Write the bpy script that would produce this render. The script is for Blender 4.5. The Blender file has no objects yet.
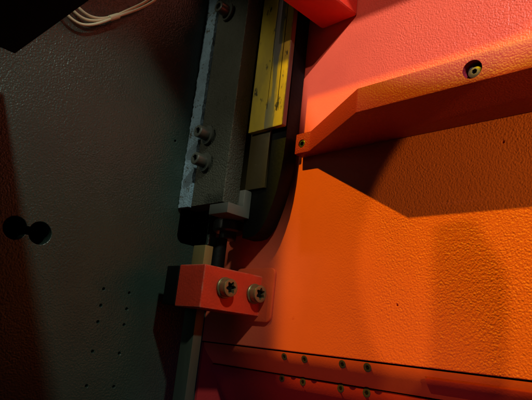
import bpy, bmesh, math, random
from mathutils import Vector, Matrix
random.seed(4)
S = bpy.context.scene
COL = S.collection

# ------------------------------------------------------------------ camera
# X runs along the dark plate towards the orange wall, Y from the viewer into
# the dark plate, Z up.  Dark plate = plane Y 0, orange wall = plane X 0.
cam_d = bpy.data.cameras.new('camera')
cam = bpy.data.objects.new('camera', cam_d)
COL.objects.link(cam)
cx = Vector((0.69608492, -0.71014578, 0.10563498))
cy = Vector((0.24860176, 0.10037396, -0.96339101))
cz = Vector((0.67354506, 0.696863, 0.24641229))
rot = Matrix((cx, -cy, -cz)).transposed()
cam.matrix_world = Matrix.Translation((-0.4569, -0.5606, -0.0063)) @ rot.to_4x4()
cam_d.sensor_width = 36.0
cam_d.lens = 37.584
cam_d.clip_start = 0.01
cam_d.clip_end = 50
S.camera = cam

# ------------------------------------------------------------------ world, light, exposure
w = bpy.data.worlds.new('World')
S.world = w
w.use_nodes = True
w.node_tree.nodes['Background'].inputs[0].default_value = (0.45, 0.47, 0.42, 1)
w.node_tree.nodes['Background'].inputs[1].default_value = 0.024
S.view_settings.view_transform = 'Standard'
S.view_settings.look = 'None'
S.view_settings.exposure = 0.0
S.view_settings.gamma = 1.0


def spot(name, loc, target, watt, color, size=0.012, angle=60, blend=0.2):
    d = bpy.data.lights.new(name, 'SPOT')
    d.energy = watt
    d.color = color
    d.shadow_soft_size = size
    d.spot_size = math.radians(angle)
    d.spot_blend = blend
    o = bpy.data.objects.new(name, d)
    COL.objects.link(o)
    o.location = loc
    o.rotation_euler = (Vector(target) - Vector(loc)).to_track_quat('-Z', 'Y').to_euler()
    return o


spot('warm_spotlight', (-1.20, -0.06, 1.47), (0, -0.90, 0.12), 150, (1.0, 0.70, 0.012), 0.012, 47, 0.08)
spot('pink_spotlight', (-0.95, -1.05, 1.06), (0.0, -0.470, 0.492), 108, (1.0, 0.92, 1.0), 0.008, 23.4, 0.05)
spot('rose_spotlight', (-0.95, -0.85, 0.85), (0.0, -0.33, 0.420), 21, (1.0, 0.66, 0.72), 0.01, 19.5, 0.22)
spot('front_spotlight', (-0.60, -1.10, 1.00), (-0.15, -0.02, 0.10), 40, (0.86, 1.0, 0.84), 0.03, 17, 0.35)
spot('low_amber_spotlight', (-0.60, -1.20, 0.205), (0, -0.62, 0.12), 20, (1.0, 0.84, 0.10), 0.004, 28.6, 0.04)
spot('block_side_fill', (-1.10, -0.10, 0.55), (-0.06, 0.03, 0.27), 10.0, (1.0, 0.98, 0.76), 0.02, 19, 0.45)  # added warm-white fill for the left faces of the slide block
spot('blue_spotlight', (-0.60, -0.75, -0.55), (-0.01, -0.02, -0.085), 4.0, (0.30, 0.30, 1.0), 0.02, 10, 1.0)
spot('crimson_fill', (-0.75, -0.75, -0.75), (0.015, -0.26, -0.085), 9, (1.0, 0.45, 0.55), 0.02, 17, 0.7)  # added red fill to brighten the lower rail, no known lamp


# ------------------------------------------------------------------ materials
def nodes(name):
    m = bpy.data.materials.new(name)
    m.use_nodes = True
    nt = m.node_tree
    return m, nt, nt.nodes['Principled BSDF']


def paint(name, col, rough=0.42, peel=260.0, bump=0.45, dist=0.0007, dirt=0.25, spec=0.5,
          dirt_col=None, metal=0.0, fine=0.0, coat=0.0, stretch=(1, 1, 1), wear=None, coarse=None):
    m, nt, b = nodes(name)
    N, L = nt.nodes, nt.links
    tc = N.new('ShaderNodeTexCoord')
    mp = N.new('ShaderNodeMapping')
    mp.inputs['Scale'].default_value = stretch
    L.new(tc.outputs['Object'], mp.inputs[0])
    v = mp.outputs[0]
    # colour with uneven grime
    n1 = N.new('ShaderNodeTexNoise'); n1.inputs['Scale'].default_value = 14; n1.inputs['Detail'].default_value = 6
    n1.inputs['Roughness'].default_value = 0.65
    L.new(v, n1.inputs['Vector'])
    cr = N.new('ShaderNodeValToRGB')
    cr.color_ramp.elements[0].position = 0.35; cr.color_ramp.elements[1].position = 0.72
    cr.color_ramp.elements[0].color = (0, 0, 0, 1); cr.color_ramp.elements[1].color = (dirt,) * 3 + (1,)
    L.new(n1.outputs['Fac'], cr.inputs[0])
    mx = N.new('ShaderNodeMixRGB')
    mx.inputs[1].default_value = (*col, 1)
    dc = dirt_col or tuple(c * 0.45 for c in col)
    mx.inputs[2].default_value = (*dc, 1)
    L.new(cr.outputs[0], mx.inputs[0])
    last = mx.outputs[0]
    if wear:      # (colour, threshold, scale): chips and scuffs with their own shape
        wc, th, sc = wear
        n3 = N.new('ShaderNodeTexNoise'); n3.inputs['Scale'].default_value = sc; n3.inputs['Detail'].default_value = 8
        n3.inputs['Roughness'].default_value = 0.7
        L.new(v, n3.inputs['Vector'])
        c3 = N.new('ShaderNodeValToRGB')
        c3.color_ramp.elements[0].position = th; c3.color_ramp.elements[1].position = th + 0.05
        L.new(n3.outputs['Fac'], c3.inputs[0])
        m3 = N.new('ShaderNodeMixRGB')
        m3.inputs[2].default_value = (*wc, 1)
        L.new(c3.outputs[0], m3.inputs[0]); L.new(last, m3.inputs[1])
        last = m3.outputs[0]
    L.new(last, b.inputs['Base Color'])
    b.inputs['Metallic'].default_value = metal
    b.inputs['Specular IOR Level'].default_value = spec
    b.inputs['Coat Weight'].default_value = coat
    rr = N.new('ShaderNodeMapRange')
    rr.inputs['To Min'].default_value = rough - 0.08; rr.inputs['To Max'].default_value = rough + 0.12
    L.new(n1.outputs['Fac'], rr.inputs['Value']); L.new(rr.outputs[0], b.inputs['Roughness'])
    # orange-peel relief: soft blobs of two sizes
    na = N.new('ShaderNodeTexNoise'); na.inputs['Scale'].default_value = peel; na.inputs['Detail'].default_value = 1.5
    nb = N.new('ShaderNodeTexVoronoi'); nb.inputs['Scale'].default_value = peel * 0.9; nb.feature = 'F1'
    nc = N.new('ShaderNodeTexNoise'); nc.inputs['Scale'].default_value = 9; nc.inputs['Detail'].default_value = 3
    for n in (na, nb, nc):
        L.new(v, n.inputs['Vector'])
    ad = N.new('ShaderNodeMath'); ad.operation = 'MULTIPLY_ADD'
    ad.inputs[1].default_value = -0.55
    L.new(nb.outputs['Distance'], ad.inputs[0]); L.new(na.outputs['Fac'], ad.inputs[2])
    hh = ad.outputs[0]
    if fine:
        nf = N.new('ShaderNodeTexNoise'); nf.inputs['Scale'].default_value = peel * 3.5; nf.inputs['Detail'].default_value = 3
        L.new(v, nf.inputs['Vector'])
        a2 = N.new('ShaderNodeMath'); a2.operation = 'MULTIPLY_ADD'; a2.inputs[1].default_value = fine
        L.new(nf.outputs['Fac'], a2.inputs[0]); L.new(hh, a2.inputs[2])
        hh = a2.outputs[0]
    st = N.new('ShaderNodeMapRange')
    st.inputs['From Min'].default_value = 0.3; st.inputs['From Max'].default_value = 0.7
    st.inputs['To Min'].default_value = bump * 0.50; st.inputs['To Max'].default_value = min(1.0, bump * 1.3)
    L.new(nc.outputs['Fac'], st.inputs['Value'])
    bp = N.new('ShaderNodeBump')
    bp.inputs['Distance'].default_value = dist
    so = st.outputs[0]
    if coarse:    # the spray coat gets rougher along Y
        sy = N.new('ShaderNodeSeparateXYZ'); L.new(tc.outputs['Object'], sy.inputs[0])
        mr = N.new('ShaderNodeMapRange'); mr.inputs['From Min'].default_value = coarse[0]; mr.inputs['From Max'].default_value = coarse[1]
        mr.inputs['To Min'].default_value = coarse[2]; mr.inputs['To Max'].default_value = 1.0
        L.new(sy.outputs['Y'], mr.inputs['Value'])
        mm = N.new('ShaderNodeMath'); mm.operation = 'MULTIPLY'
        L.new(so, mm.inputs[0]); L.new(mr.outputs[0], mm.inputs[1]); so = mm.outputs[0]
    L.new(so, bp.inputs['Strength']); L.new(hh, bp.inputs['Height'])
    L.new(bp.outputs[0], b.inputs['Normal'])
    return m


M = {
    'orange': paint('orange_red_paint', (0.70, 0.110, 0.050), 0.42, 560, 0.95, 0.0010, 0.40, 0.30, dirt_col=(0.52, 0.07, 0.035), coarse=(-0.17, -0.27, 0.10), wear=((0.52, 0.055, 0.02), 0.68, 22)),
    'orange_smooth': paint('orange_red_smooth_paint', (0.66, 0.085, 0.030), 0.42, 480, 0.15, 0.0006, 0.35, 0.25),
    'red': paint('red_paint', (0.66, 0.042, 0.017), 0.40, 420, 0.3, 0.0007, 0.5, 0.25, wear=((0.16, 0.03, 0.015), 0.66, 45)),
    'beam': paint('red_beam_paint', (0.36, 0.026, 0.050), 0.46, 640, 0.55, 0.0007, 0.25, 0.4),
    'plate': paint('dark_olive_hammer_paint', (0.021, 0.036, 0.028), 0.33, 520, 0.6, 0.0008, 0.6, 0.5, wear=((0.060, 0.064, 0.050), 0.66, 16)),
    'block': paint('green_grey_cast_iron', (0.055, 0.055, 0.038), 0.45, 520, 1.0, 0.0020, 0.5, 0.4, fine=0.6,
                   wear=((0.03, 0.03, 0.018), 0.60, 60)),
    'rough_edge': paint('sawn_pale_edge', (0.22, 0.33, 0.42), 0.6, 430, 1.0, 0.0016, 0.8, 0.3, dirt_col=(0.05, 0.055, 0.05), fine=0.8,
                        wear=((0.06, 0.06, 0.045), 0.58, 130)),
    'bronze': paint('yellow_bronze', (0.66, 0.46, 0.03), 0.42, 160, 0.35, 0.0008, 0.9, 0.5, dirt_col=(0.30, 0.22, 0.05), metal=0.1, fine=0.4, stretch=(1, 1, 0.45),
                    wear=((0.05, 0.042, 0.02), 0.60, 75)),
    'bronze_edge': paint('brown_bronze_edge', (0.12, 0.07, 0.03), 0.45, 200, 0.3, 0.0005, 0.5),
    'black': paint('black_steel', (0.0025, 0.0025, 0.0022), 0.55, 260, 0.3, 0.0006, 0.3, 0.12),
    'dark_steel': paint('dark_turned_steel', (0.03, 0.03, 0.026), 0.3, 300, 0.1, 0.0004, 0.4, 0.5, metal=0.3),
    'matt_black': paint('matt_black', (0.006, 0.006, 0.006), 0.75, 260, 0.2, 0.0005, 0.3, 0.2),
    'void': paint('dark_cavity', (0.004, 0.004, 0.004), 0.9, 200, 0.1, 0.0004, 0.2, 0.1),
    'brown_steel': paint('oiled_brown_steel', (0.085, 0.06, 0.022), 0.38, 120, 0.25, 0.0005, 0.7, 0.5, dirt_col=(0.05, 0.04, 0.02), metal=0.4),
    'steel': paint('bright_ground_steel', (0.14, 0.135, 0.115), 0.45, 300, 0.15, 0.0004, 0.35, 0.5, metal=0.3),
    'oxide': paint('grey_green_bolt', (0.060, 0.062, 0.050), 0.33, 400, 0.2, 0.0004, 0.5, 0.5, metal=0.2),
    'tan_bolt': paint('tan_zinc_bolt', (0.26, 0.19, 0.09), 0.36, 400, 0.25, 0.0004, 0.6, 0.5, metal=0.6, dirt_col=(0.08, 0.055, 0.03)),
    'rivet': paint('olive_zinc_screw', (0.085, 0.066, 0.065), 0.42, 400, 0.2, 0.0003, 0.5, 0.5, metal=0.5),
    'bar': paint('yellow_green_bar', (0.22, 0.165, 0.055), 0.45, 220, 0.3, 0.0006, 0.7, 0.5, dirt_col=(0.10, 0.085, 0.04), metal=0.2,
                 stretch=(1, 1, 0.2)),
    'bar_shaded': paint('shaded_grey_green_bar', (0.045, 0.055, 0.040), 0.42, 220, 0.3, 0.0006, 0.6, 0.5, metal=0.2, stretch=(1, 1, 0.2)),  # darker copy for the same bar, shade below the bracket put into the colour
    'cable': paint('cream_cable', (0.62, 0.58, 0.40), 0.4, 300, 0.1, 0.0003, 0.4, 0.5),
    'rail': paint('dark_red_rail', (0.34, 0.021, 0.020), 0.42, 400, 0.3, 0.0006, 0.3, 0.4),
}


# the sliding face of the bronze strip is polished grey in a ragged band
def band(m, y0, y1, soft, col):
    nt = m.node_tree; N, L = nt.nodes, nt.links
    b = N['Principled BSDF']
    src = b.inputs['Base Color'].links[0].from_socket
    tc = N.new('ShaderNodeTexCoord')
    sx = N.new('ShaderNodeSeparateXYZ'); L.new(tc.outputs['Object'], sx.inputs[0])
    mp = N.new('ShaderNodeMapping'); mp.inputs['Scale'].default_value = (1, 1, 0.15); L.new(tc.outputs['Object'], mp.inputs[0])
    nz = N.new('ShaderNodeTexNoise'); nz.inputs['Scale'].default_value = 130; nz.inputs['Detail'].default_value = 5
    L.new(mp.outputs[0], nz.inputs['Vector'])
    ma = N.new('ShaderNodeMath'); ma.operation = 'MULTIPLY_ADD'; ma.inputs[1].default_value = 0.022
    L.new(nz.outputs['Fac'], ma.inputs[0]); L.new(sx.outputs['Y'], ma.inputs[2])
    c = (y0 + y1) / 2 + 0.011
    su = N.new('ShaderNodeMath'); su.operation = 'SUBTRACT'; su.inputs[1].default_value = c; L.new(ma.outputs[0], su.inputs[0])
    ab = N.new('ShaderNodeMath'); ab.operation = 'ABSOLUTE'; L.new(su.outputs[0], ab.inputs[0])
    mr = N.new('ShaderNodeMapRange')
    mr.inputs['From Min'].default_value = (y1 - y0) / 2 + soft; mr.inputs['From Max'].default_value = (y1 - y0) / 2 - soft
    L.new(ab.outputs[0], mr.inputs['Value'])
    mx = N.new('ShaderNodeMixRGB'); mx.inputs[2].default_value = (*col, 1)
    L.new(mr.outputs[0], mx.inputs[0]); L.new(src, mx.inputs[1]); L.new(mx.outputs[0], b.inputs['Base Color'])
band(M['bronze'], -0.1225, -0.1105, 0.0014, (0.17, 0.165, 0.12))


# paint rubbed through, or brightened, along the sharp edges of a part
def edge_wear(m, col, radius, lo=0.02, hi=0.10):
    nt = m.node_tree; N, L = nt.nodes, nt.links
    b = N['Principled BSDF']
    src = b.inputs['Base Color'].links[0].from_socket
    bv = N.new('ShaderNodeBevel'); bv.samples = 4; bv.inputs['Radius'].default_value = radius
    ge = N.new('ShaderNodeNewGeometry')
    dt = N.new('ShaderNodeVectorMath'); dt.operation = 'DOT_PRODUCT'
    L.new(bv.outputs[0], dt.inputs[0]); L.new(ge.outputs['True Normal'], dt.inputs[1])
    iv = N.new('ShaderNodeMath'); iv.operation = 'SUBTRACT'; iv.inputs[0].default_value = 1.0; L.new(dt.outputs['Value'], iv.inputs[1])
    tc = N.new('ShaderNodeTexCoord')
    nz = N.new('ShaderNodeTexNoise'); nz.inputs['Scale'].default_value = 130; nz.inputs['Detail'].default_value = 4
    L.new(tc.outputs['Object'], nz.inputs['Vector'])
    nr = N.new('ShaderNodeMapRange'); nr.inputs['From Min'].default_value = 0.38; nr.inputs['From Max'].default_value = 0.62
    L.new(nz.outputs['Fac'], nr.inputs['Value'])
    mr = N.new('ShaderNodeMapRange'); mr.inputs['From Min'].default_value = lo; mr.inputs['From Max'].default_value = hi
    L.new(iv.outputs[0], mr.inputs['Value'])
    mm = N.new('ShaderNodeMath'); mm.operation = 'MULTIPLY'; L.new(mr.outputs[0], mm.inputs[0]); L.new(nr.outputs[0], mm.inputs[1])
    mx = N.new('ShaderNodeMixRGB'); mx.inputs[2].default_value = (*col, 1)
    L.new(mm.outputs[0], mx.inputs[0]); L.new(src, mx.inputs[1]); L.new(mx.outputs[0], b.inputs['Base Color'])
edge_wear(M['red'], (0.42, 0.20, 0.13), 0.0022)
edge_wear(M['block'], (0.20, 0.19, 0.14), 0.0020)
edge_wear(M['bronze'], (0.10, 0.075, 0.02), 0.0030)


# ------------------------------------------------------------------ helpers
def finish(name, bm, mat, parent=None, smooth=True, angle=35):
    me = bpy.data.meshes.new(name)
    bmesh.ops.recalc_face_normals(bm, faces=bm.faces)
    bm.to_mesh(me); bm.free()
    return link(name, me, mat, parent, smooth, angle)


def link(name, me, mat, parent=None, smooth=True, angle=35):
    if mat and not me.materials:
        me.materials.append(M[mat])
    if smooth:
        me.polygons.foreach_set('use_smooth', [True] * len(me.polygons))
        me.set_sharp_from_angle(angle=math.radians(angle))
    o = bpy.data.objects.new(name, me)
    COL.objects.link(o)
    if parent:
        o.parent = parent
    return o


def thing(name, loc, label, cat, group=None):
    o = bpy.data.objects.new(name, None)
    o.empty_display_size = 0.02
    COL.objects.link(o)
    tag(o, label, cat, group)
    return o


def tag(o, label, cat, group=None):
    o['label'] = label; o['category'] = cat
    if group:
        o['group'] = group
    return o


def box(x0, x1, y0, y1, z0, z1, bev=0.0012, seg=2):
    bm = bmesh.new()
    bmesh.ops.create_cube(bm, size=1)
    for v in bm.verts:
        v.co = ((x0 + x1) / 2 + v.co.x * (x1 - x0), (y0 + y1) / 2 + v.co.y * (y1 - y0), (z0 + z1) / 2 + v.co.z * (z1 - z0))
    if bev:
        bmesh.ops.bevel(bm, geom=bm.edges[:], offset=bev, segments=seg, profile=0.6, affect='EDGES')
    return bm


def prism(pts, axis, a, b, bev=0.0):
    """closed 2D outline extruded along one axis; pts are the two other coordinates in order"""
    bm = bmesh.new()
    def P(p, t):
        return {'X': (t, p[0], p[1]), 'Y': (p[0], t, p[1]), 'Z': (p[0], p[1], t)}[axis]
    lo = [bm.verts.new(P(p, a)) for p in pts]
    hi = [bm.verts.new(P(p, b)) for p in pts]
    n = len(pts)
    bm.faces.new(lo); bm.faces.new(hi)
    for i in range(n):
        bm.faces.new((lo[i], lo[(i + 1) % n], hi[(i + 1) % n], hi[i]))
    bmesh.ops.recalc_face_normals(bm, faces=bm.faces)
    if bev:
        bmesh.ops.bevel(bm, geom=bm.edges[:], offset=bev, segments=2, profile=0.6, affect='EDGES')
    return bm


def rings(prof, n=36):
    """surface of revolution about Z; radius may be a function of the angle; first and last rings capped"""
    bm = bmesh.new()
    rows = []
    for r, z in prof:
        row = []
        for i in range(n):
            t = 2 * math.pi * i / n
            rr = r(t) if callable(r) else r
            row.append(bm.verts.new((rr * math.cos(t), rr * math.sin(t), z)))
        rows.append(row)
    for a, b in zip(rows, rows[1:]):
        for i in range(n):
            bm.faces.new((a[i], a[(i + 1) % n], b[(i + 1) % n], b[i]))
    bm.faces.new(rows[0]); bm.faces.new(rows[-1])
    return bm


def hexr(R):
    return lambda t: R * math.cos(math.pi / 6) / math.cos((t % (math.pi / 3)) - math.pi / 6)


def starr(R):
    return lambda t: R * (1 + 0.20 * math.cos(6 * t))


AX = {'-X': Vector((-1, 0, 0)), '-Y': Vector((0, -1, 0)), 'Z': Vector((0, 0, 1))}


def aim(o, loc, axis, spin=0.0):
    q = AX[axis].to_track_quat('Z', 'Y')
    o.matrix_local = Matrix.Translation(loc) @ q.to_matrix().to_4x4() @ Matrix.Rotation(spin, 4, 'Z')
    return o


def plate2d(name, outer, holes, thick, mat, parent, mtx, bev=0.0006):
    cu = bpy.data.curves.new(name + '_outline', 'CURVE')
    cu.dimensions = '2D'; cu.fill_mode = 'BOTH'; cu.extrude = thick / 2 - bev; cu.bevel_depth = bev; cu.bevel_resolution = 1
    cu.offset = -bev
    for ring in [outer] + holes:
        sp = cu.splines.new('POLY')
        sp.points.add(len(ring) - 1)
        for p, q in zip(sp.points, ring):
            p.co = (q[0], q[1], 0, 1)
        sp.use_cyclic_u = True
    tmp = bpy.data.objects.new(name + '_tmp', cu)
    COL.objects.link(tmp)
    bpy.context.view_layer.update()
    me = bpy.data.meshes.new_from_object(tmp.evaluated_get(bpy.context.evaluated_depsgraph_get()))
    bpy.data.objects.remove(tmp); bpy.data.curves.remove(cu)
    me.materials.clear()
    me.transform(mtx)
    me.name = name
    return link(name, me, mat, parent, True, 30)


def circ(x, y, r, n=20):
    return [(x + r * math.cos(2 * math.pi * i / n), y + r * math.sin(2 * math.pi * i / n)) for i in range(n)]


def rrect(x0, x1, y0, y1, r, n=7, corners='1111'):
    out = []
    cs = [(x1 - r, y1 - r, 0), (x0 + r, y1 - r, 90), (x0 + r, y0 + r, 180), (x1 - r, y0 + r, 270)]
    cr = [(x1, y1), (x0, y1), (x0, y0), (x1, y0)]
    for k, (x, y, a) in enumerate(cs):
        if corners[k] == '0':
            out.append(cr[k]); continue
        for i in range(n):
            t = math.radians(a + 90 * i / (n - 1))
            out.append((x + r * math.cos(t), y + r * math.sin(t)))
    return out


def tube(name, pts, r, mat, parent, res=8):
    cu = bpy.data.curves.new(name + '_path', 'CURVE')
    cu.dimensions = '3D'; cu.bevel_depth = r; cu.bevel_resolution = 4; cu.use_fill_caps = True; cu.resolution_u = res
    sp = cu.splines.new('NURBS')
    sp.points.add(len(pts) - 1)
    for p, q in zip(sp.points, pts):
        p.co = (*q, 1)
    sp.use_endpoint_u = True; sp.order_u = 4
    tmp = bpy.data.objects.new(name + '_tmp', cu)
    COL.objects.link(tmp)
    bpy.context.view_layer.update()
    me = bpy.data.meshes.new_from_object(tmp.evaluated_get(bpy.context.evaluated_depsgraph_get()))
    bpy.data.objects.remove(tmp); bpy.data.curves.remove(cu)
    me.materials.clear(); me.name = name
    return link(name, me, mat, parent, True, 60)


# plane coordinate frames for plate2d: local x,y -> world
TO_XZ = Matrix(((1, 0, 0, 0), (0, 0, 1, 0), (0, 1, 0, 0), (0, 0, 0, 1)))       # local z -> world y
TO_YZ = Matrix(((0, 0, 1, 0), (1, 0, 0, 0), (0, 1, 0, 0), (0, 0, 0, 1)))       # local z -> world x

# ------------------------------------------------------------------ dark plate on the left
dp = thing('dark_plate', (0, 0, 0), 'large dark olive hammered steel plate with a keyhole slot on the left', 'plate')
k1, k2, kz, kr, kh = -0.2533, -0.2278, 0.0762, 0.0118, 0.0042
key = []
a0 = math.asin(kh / kr)
for i in range(27):
    t = a0 + (2 * math.pi - 2 * a0) * i / 26
    key.append((k1 + kr * math.cos(t), kz + kr * math.sin(t)))
for i in range(27):
    t = math.pi + a0 + (2 * math.pi - 2 * a0) * i / 26
    key.append((k2 + kr * math.cos(t), kz + kr * math.sin(t)))
holes = [key, rrect(-0.0600, -0.010, 0.101, 0.56, 0.010)]
for hx in (-0.1462, -0.1136):
    for hz in (0.0310, 0.0130, -0.0045, -0.0356, -0.0708):
        holes.append(circ(hx, hz, 0.0017, 12))
holes.append(circ(-0.084, 0.2255, 0.0016, 12))
plate2d('plate', [(-0.75, -0.45), (0.10, -0.45), (0.10, 0.75), (-0.75, 0.75)], holes, 0.016, 'plate', dp,
        Matrix.Translation((0, 0.008, 0)) @ TO_XZ)
finish('slot_liner', box(-0.70, 0.50, 0.170, 0.180, -0.40, 0.70, 0), 'void', dp)

# ------------------------------------------------------------------ orange wall on the right
ow = thing('orange_wall', (0, 0, 0), 'orange red hammered steel wall with a riveted lower rail on the right', 'wall panel')
wh = [circ(-0.2774, 0.0398, 0.0011, 10), circ(-0.1148, 0.1842, 0.0010, 10), circ(-0.3752, 0.1834, 0.0012, 10)]
plate2d('panel', [(-0.95, -0.0130), (-0.0005, -0.0130), (-0.0005, 0.75), (-0.95, 0.75)], wh, 0.012, 'orange', ow,
        Matrix.Translation((0.006, 0, 0)) @ TO_YZ, 0.0008)
# lower rail: a bent sheet that turns in under the wall, a seam, then a second sheet
prof = [(0.0004, -0.0146), (0.0018, -0.0200), (0.0075, -0.0275), (0.0150, -0.0345), (0.0195, -0.0385)]
def sheet(pr, t):
    return pr + [(x + t, z) for x, z in reversed(pr)]
bm = bmesh.new()
def extr(name, outline, y0, y1, mat, parent):
    bm = bmesh.new()
    A = [bm.verts.new((x, y0, z)) for x, z in outline]
    B = [bm.verts.new((x, y1, z)) for x, z in outline]
    n = len(outline)
    bm.faces.new(A); bm.faces.new(B)
    for i in range(n):
        bm.faces.new((A[i], A[(i + 1) % n], B[(i + 1) % n], B[i]))
    return finish(name, bm, mat, parent, True, 40)
bm.free()
extr('bent_rail', sheet(prof, 0.012), -0.95, -0.0048, 'orange_smooth', ow)
prof2 = [(0.0191, -0.0398), (0.0180, -0.0404), (0.0184, -0.0475), (0.0260, -0.0560), (0.0360, -0.0690), (0.0510, -0.0890), (0.070, -0.20)]
extr('lower_sheet', sheet(prof2, 0.010), -0.95, -0.0048, 'rail', ow)
extr('cover_strip', sheet([(0.0002, -0.0218), (0.0002, -0.0228), (0.0046, -0.0282), (0.0112, -0.0344), (0.0122, -0.0346)], 0.004), -0.95, -0.3085, 'rail', ow)
finish('end_plate', box(0.0003, 0.095, -0.0045, -0.0006, -0.20, -0.0150, 0), 'rail', ow)
finish('wall_backing', box(0.110, 0.120, -0.95, 0.06, -0.3, 0.75, 0), 'void', ow)
# countersunk screws in two rows
def screw(name, loc, tilt, parent, r=0.0042):
    bm = rings([(r, -0.001), (r, 0.0001), (r * 0.90, 0.0003), (hexr(r * 0.56), 0.0002), (hexr(r * 0.52), -0.0016)], 18)
    o = finish(name, bm, 'rivet', parent)
    aim(o, loc, '-X')
    o.matrix_local = Matrix.Translation(loc) @ Matrix.Rotation(tilt, 4, 'Y') @ AX['-X'].to_track_quat('Z', 'Y').to_matrix().to_4x4()
    s = finish('screw_socket', rings([(hexr(r * 0.50), -0.0015), (hexr(r * 0.50), -0.0002)], 18), 'void', o)
    return o
for yy, yl, r in ((-0.1408, -0.1253, .0038), (-0.1695, -0.1559, .0040), (-0.2184, -0.2061, .0041), (-0.2478, -0.2373, .0044)):
    screw('screw', (0.0014, yy, -0.0194), math.radians(-16), ow, r)
    screw('screw', (0.0179, yl, -0.0432), math.radians(-2), ow, r)

# ------------------------------------------------------------------ horizontal beam on the wall
be = thing('beam', (0, 0, 0), 'red horizontal beam with a ramped end bolted to the orange wall', 'beam')
out = [(0.0, -0.142), (-0.015, -0.142), (-0.0155, -0.1645), (-0.075, -0.271), (-0.075, -0.95), (0.0, -0.95)]
bmb = prism(out, 'Z', 0.206, 0.2305, 0.0012)
body = finish('beam_body', bmb, 'beam', be)
cutters = []
def cutter(r, loc, axis, depth, n=28, sy=1.0):
    bm = rings([(r, -depth), (r, 0.01)], n)
    o = finish('cutter', bm, None, None, False)
    aim(o, loc, axis)
    o.scale = (1, sy, 1)
    return o
def carve(obj, cs):
    for c in cs:
        md = obj.modifiers.new('hole', 'BOOLEAN'); md.operation = 'DIFFERENCE'; md.object = c; md.solver = 'EXACT'
    bpy.context.view_layer.update()
    me = bpy.data.meshes.new_from_object(obj.evaluated_get(bpy.context.evaluated_depsgraph_get()))
    obj.modifiers.clear()
    nm = obj.data.name
    obj.data = me; me.name = nm
    me.polygons.foreach_set('use_smooth', [True] * len(me.polygons))
    me.set_sharp_from_angle(angle=math.radians(35))
    for c in cs:
        bpy.data.objects.remove(c)
carve(body, [cutter(0.0080, (-0.075, -0.3815, 0.2178), '-X', 0.016, 28, 1.0), cutter(0.0050, (-0.0152, -0.1520, 0.2175), '-X', 0.009)])

def cap_screw(name, loc, axis, parent, mat, r=0.0085, h=0.012, sock='hex', spin=0.0, sr=0.55):
    f = hexr if sock == 'hex' else starr
    k = sr * r
    bm = rings([(r, 0), (r, h - 0.0012), (r - 0.0004, h - 0.0004), (r - 0.0013, h), (f(k), h), (f(k * 0.96), h - 0.0006), (f(k * 0.96), h - min(0.006, h * .6))], 48)
    o = finish(name, bm, mat, parent)
    aim(o, loc, axis, spin)
    s = finish('socket', rings([(f(k * 0.94), h - 0.0072 if h > .009 else h * .25), (f(k * 0.94), h - (0.0052 if h > .009 else h * .5))], 48), 'void', o)
    return o
cap_screw('bolt', (-0.0600, -0.3815, 0.2178), '-X', be, 'rivet', 0.0058, 0.011, 'hex', 0.3, 0.4)
cap_screw('bolt', (-0.0063, -0.1520, 0.2175), '-X', be, 'oxide', 0.0047, 0.0085, 'hex', 0.2, 0.62)

# ------------------------------------------------------------------ red lug at the top
lug = thing('lug', (0, 0, 0), 'square red lug jutting from the orange wall at the top edge', 'lug')
lb = finish('lug_body', box(-0.085, -0.0003, -0.207, -0.1545, 0.371, 0.47, 0.004, 3), 'red', lug)
carve(lb, [cutter(0.0045, (-0.016, -0.207, 0.389), '-Y', 0.012)])

# ------------------------------------------------------------------ slide block
sb = thing('slide_block', (0, 0, 0), 'tall dark green cast block with three socket bolts on the dark plate', 'slide block')
finish('block_body', box(-0.0610, -0.0370, -0.0800, -0.0005, 0.1440, 0.62, 0.0014), 'block', sb)
bm = box(-0.0655, -0.0612, -0.0215, -0.0010, 0.1425, 0.62, 0)
bmesh.ops.subdivide_edges(bm, edges=[e for e in bm.edges if abs(e.verts[0].co.z - e.verts[1].co.z) > 0.1], cuts=150)
bmesh.ops.subdivide_edges(bm, edges=[e for e in bm.edges if abs(e.verts[0].co.y - e.verts[1].co.y) > 0.01], cuts=5)
for v in bm.verts:            # torn, sawn edge
    if v.co.x < -0.063:
        v.co += Vector((random.uniform(-0.0005, 0.0006), random.uniform(-0.0007, 0.0007), random.uniform(-0.0006, 0.0006)))
finish('edge_strip', bm, 'rough_edge', sb, True, 25)

def lock_washer(loc, axis, parent, mat, R=0.0118, r=0.0066, t=0.0030, rise=0.0030, spin=0.0):
    bm = bmesh.new()
    n = 40
    rows = []
    for i in range(n + 1):
        a = math.radians(338) * i / n
        z = rise * i / n
        c, s = math.cos(a), math.sin(a)
        rows.append([bm.verts.new((q * c, q * s, zz)) for q, zz in ((r, z), (R, z), (R, z + t), (r, z + t))])
    for a, b in zip(rows, rows[1:]):
        for i in range(4):
            bm.faces.new((a[i], a[(i + 1) % 4], b[(i + 1) % 4], b[i]))
    bm.faces.new(rows[0]); bm.faces.new(rows[-1])
    o = finish('washer', bm, mat, parent)
    aim(o, loc, axis, spin)
    return o

for (y, z, sp) in ((-0.0385, 0.2330, 0.2), (-0.0405, 0.1975, 0.6), (-0.0440, 0.4040, 0.4)):
    b = cap_screw('bolt', (-0.0665, y, z), '-X', sb, 'oxide', 0.0078, 0.0140, 'hex', sp, 0.60)
    w_ = lock_washer((-0.0610, y, z), '-X', sb, 'oxide', 0.0122, 0.0060, 0.0024, 0.0042, math.radians(68))

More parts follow.
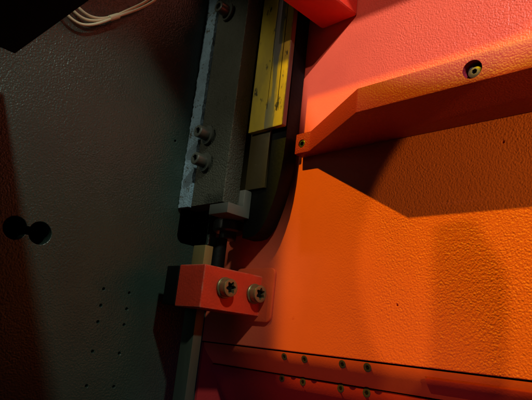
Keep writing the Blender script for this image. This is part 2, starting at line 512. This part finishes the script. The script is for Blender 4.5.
# ------------------------------------------------------------------ guide plate with bronze strip
gp = thing('guide_plate', (0, 0, 0), 'black guide plate with curved lower corner carrying a yellow bronze strip', 'guide')
curve = [(-0.0800, 0.1085), (-0.0920, 0.1085), (-0.1010, 0.1100), (-0.1075, 0.1150), (-0.1130, 0.1215), (-0.1185, 0.1310), (-0.1240, 0.1450),
         (-0.1290, 0.1610), (-0.1325, 0.1800), (-0.1345, 0.2000), (-0.1355, 0.2250), (-0.1360, 0.62), (-0.0100, 0.62), (-0.0100, 0.1500), (-0.0800, 0.1500)]
finish('guide_body', prism(curve, 'X', -0.0250, -0.0040, 0.0008), 'black', gp)
finish('wear_plate', box(-0.0290, -0.0252, -0.1125, -0.060, 0.166, 0.62, 0.0006), 'brown_steel', gp)
br = finish('bronze_strip', box(-0.0362, -0.0292, -0.1375, -0.0815, 0.2365, 0.60, 0.0008), 'bronze', gp)
finish('oil_groove', box(-0.03650, -0.0357, -0.1101, -0.1095, 0.262, 0.59, 0.0001, 1), 'void', br)
finish('oil_groove', box(-0.03655, -0.0357, -0.1272, -0.1262, 0.256, 0.59, 0.0002, 1), 'void', br)
finish('strip_edge', box(-0.0358, -0.0294, -0.1381, -0.1372, 0.2370, 0.60, 0.0002, 1), 'bronze_edge', br)

# ------------------------------------------------------------------ spindle under the block
sp_ = thing('spindle', (0, 0, 0), 'dark vertical spindle with collar and pale steel foot under the green block', 'spindle')
finish('steel_foot', prism([(-0.0600, 0.1310), (-0.0256, 0.1310), (-0.0256, 0.1640), (-0.0366, 0.1640), (-0.0366, 0.1432), (-0.0600, 0.1432)], 'Y', -0.0890, -0.0560, 0.0007), 'steel', sp_)
o = finish('collar', rings([(0.0105, 0.1165), (0.0170, 0.1172), (0.0190, 0.1195), (0.0190, 0.1290), (0.0178, 0.1300), (0.0178, 0.1312)], 40), 'dark_steel', sp_)
o.location = (-0.0215, -0.0500, 0.0)
o = finish('neck', rings([(0.0098, 0.1085), (0.0106, 0.1095), (0.0106, 0.1166)], 32), 'dark_steel', sp_)
o.location = (-0.0215, -0.0500, 0.0)
o = finish('shaft', rings([(0.0105, 0.0670), (0.0105, 0.1087)], 24), 'black', sp_)
o.location = (-0.0280, -0.0420, 0.0)

# ------------------------------------------------------------------ clamp bracket
cb = thing('clamp_bracket', (0, 0, 0), 'red clamp bracket with two tan bolts gripping the upright bar', 'bracket')
finish('bracket_body', box(-0.0900, -0.0032, -0.1000, -0.0560, 0.0208, 0.0665, 0.0018, 3), 'red', cb)
finish('back_pad', box(-0.0905, -0.0300, -0.0555, -0.0330, 0.0225, 0.0655, 0.0010), 'black', cb)
fl = rrect(-0.1185, -0.0540, 0.0150, 0.0765, 0.007)
finish('flange', prism(fl, 'X', -0.0034, -0.0002, 0.0010), 'orange_smooth', cb)
for (x, z, sp) in ((-0.0600, 0.0455, 0.15), (-0.0150, 0.0450, 0.5)):
    b = cap_screw('bolt', (x, -0.1026, z), '-Y', cb, 'tan_bolt', 0.0098, 0.0090, 'star', sp, 0.60)
    o = finish('washer', rings([(0.0112, 0), (0.0114, 0.0006), (0.0114, 0.0022), (0.0108, 0.0028), (0.006, 0.0028)], 40), 'tan_bolt', cb)
    aim(o, (x, -0.1001, z), '-Y')

# ------------------------------------------------------------------ upright bar through the bracket
ub = thing('upright_bar', (0, 0, 0), 'square metal bar standing upright through the red bracket', 'bar')
finish('shaded_shank', box(-0.0695, -0.0575, -0.0700, -0.0485, -0.40, 0.0450, 0.0010), 'bar_shaded', ub)  # lower part of one bar, its shade painted in as a darker tone
finish('lit_tip', box(-0.0695, -0.0575, -0.0700, -0.0485, 0.0451, 0.0925, 0.0010), 'bar', ub)  # same bar above the bracket, in its lit tone

# ------------------------------------------------------------------ cable loop at the top left
cbl = thing('cable_bundle', (0, 0, 0), 'loop of pale cream cables with a sleeve hanging at the top left', 'cable')
J = (-0.2110, -0.0300, 0.3222)
def strand(off, pts):
    return tube('strand', pts, 0.0016, 'cable', cbl)
strand(0, [(-0.2915, -0.0100, 0.3470), (-0.2635, -0.0100, 0.3180), (-0.2455, -0.0100, 0.3065), (-0.2285, -0.0100, 0.3095), (-0.2145, -0.0110, 0.3205), (-0.2020, -0.0110, 0.3332)])
strand(1, [(-0.2915, -0.0080, 0.3550), (-0.2595, -0.0090, 0.3270), (-0.2405, -0.0100, 0.3150), (-0.2255, -0.0100, 0.3175), (-0.2135, -0.0100, 0.3250), (-0.2025, -0.0090, 0.3342)])
strand(2, [(-0.2915, -0.0080, 0.3630), (-0.2555, -0.0080, 0.3350), (-0.2375, -0.0100, 0.3225), (-0.2225, -0.0100, 0.3230), (-0.2115, -0.0090, 0.3285), (-0.2020, -0.0100, 0.3360)])
tube('sleeve', [(-0.2045, -0.0100, 0.3325), (-0.2005, -0.0100, 0.3360), (-0.1965, -0.0100, 0.3395), (-0.1945, -0.0100, 0.3412)], 0.0034, 'cable', cbl)
strand(3, [(-0.1975, -0.0110, 0.3380), (-0.1875, -0.0100, 0.3475), (-0.1715, -0.0100, 0.3620), (-0.1575, -0.0100, 0.3780), (-0.1435, -0.0080, 0.3970), (-0.130, -0.010, 0.43), (-0.12, -0.001, 0.47)])
strand(4, [(-0.1975, -0.0080, 0.3400), (-0.1885, -0.0090, 0.3500), (-0.1735, -0.0090, 0.3655), (-0.1605, -0.0090, 0.3810), (-0.1475, -0.0070, 0.4000), (-0.135, -0.010, 0.43), (-0.127, -0.001, 0.47)])

# ------------------------------------------------------------------ black frame arm at the top left, plus unseen parts added to shape shadows
fr = thing('frame', (0, 0, 0), 'black frame arm overhead cutting across the top left corner', 'frame')
finish('arm', box(-0.40, -0.3087, -0.76, -0.060, 0.2220, 0.2480, 0.001), 'matt_black', fr)
finish('light_blocker_rail', box(-0.322, -0.190, -0.95, -0.02, 0.600, 0.625, 0.001), 'matt_black', fr)  # unseen, added to block the warm light from the upper wall
finish('upright', box(-0.399, -0.365, -0.755, -0.715, -0.60, 0.2219, 0.001), 'matt_black', fr)  # unseen post, added to carry the shadow caster
finish('shadow_stub_base', box(-0.3649, -0.285, -0.795, -0.725, -0.45, -0.42, 0.001), 'matt_black', fr)  # unseen link, added to join the shadow caster to the post
finish('shadow_stub', prism([(-0.3129, -0.4201), (-0.2931, -0.4201), (-0.2931, 0.1350), (-0.3035, 0.1610), (-0.3129, 0.1610)], 'Y', -0.780, -0.775, 0), 'matt_black', fr)  # unseen, shaped to cast the dark band on the orange wall
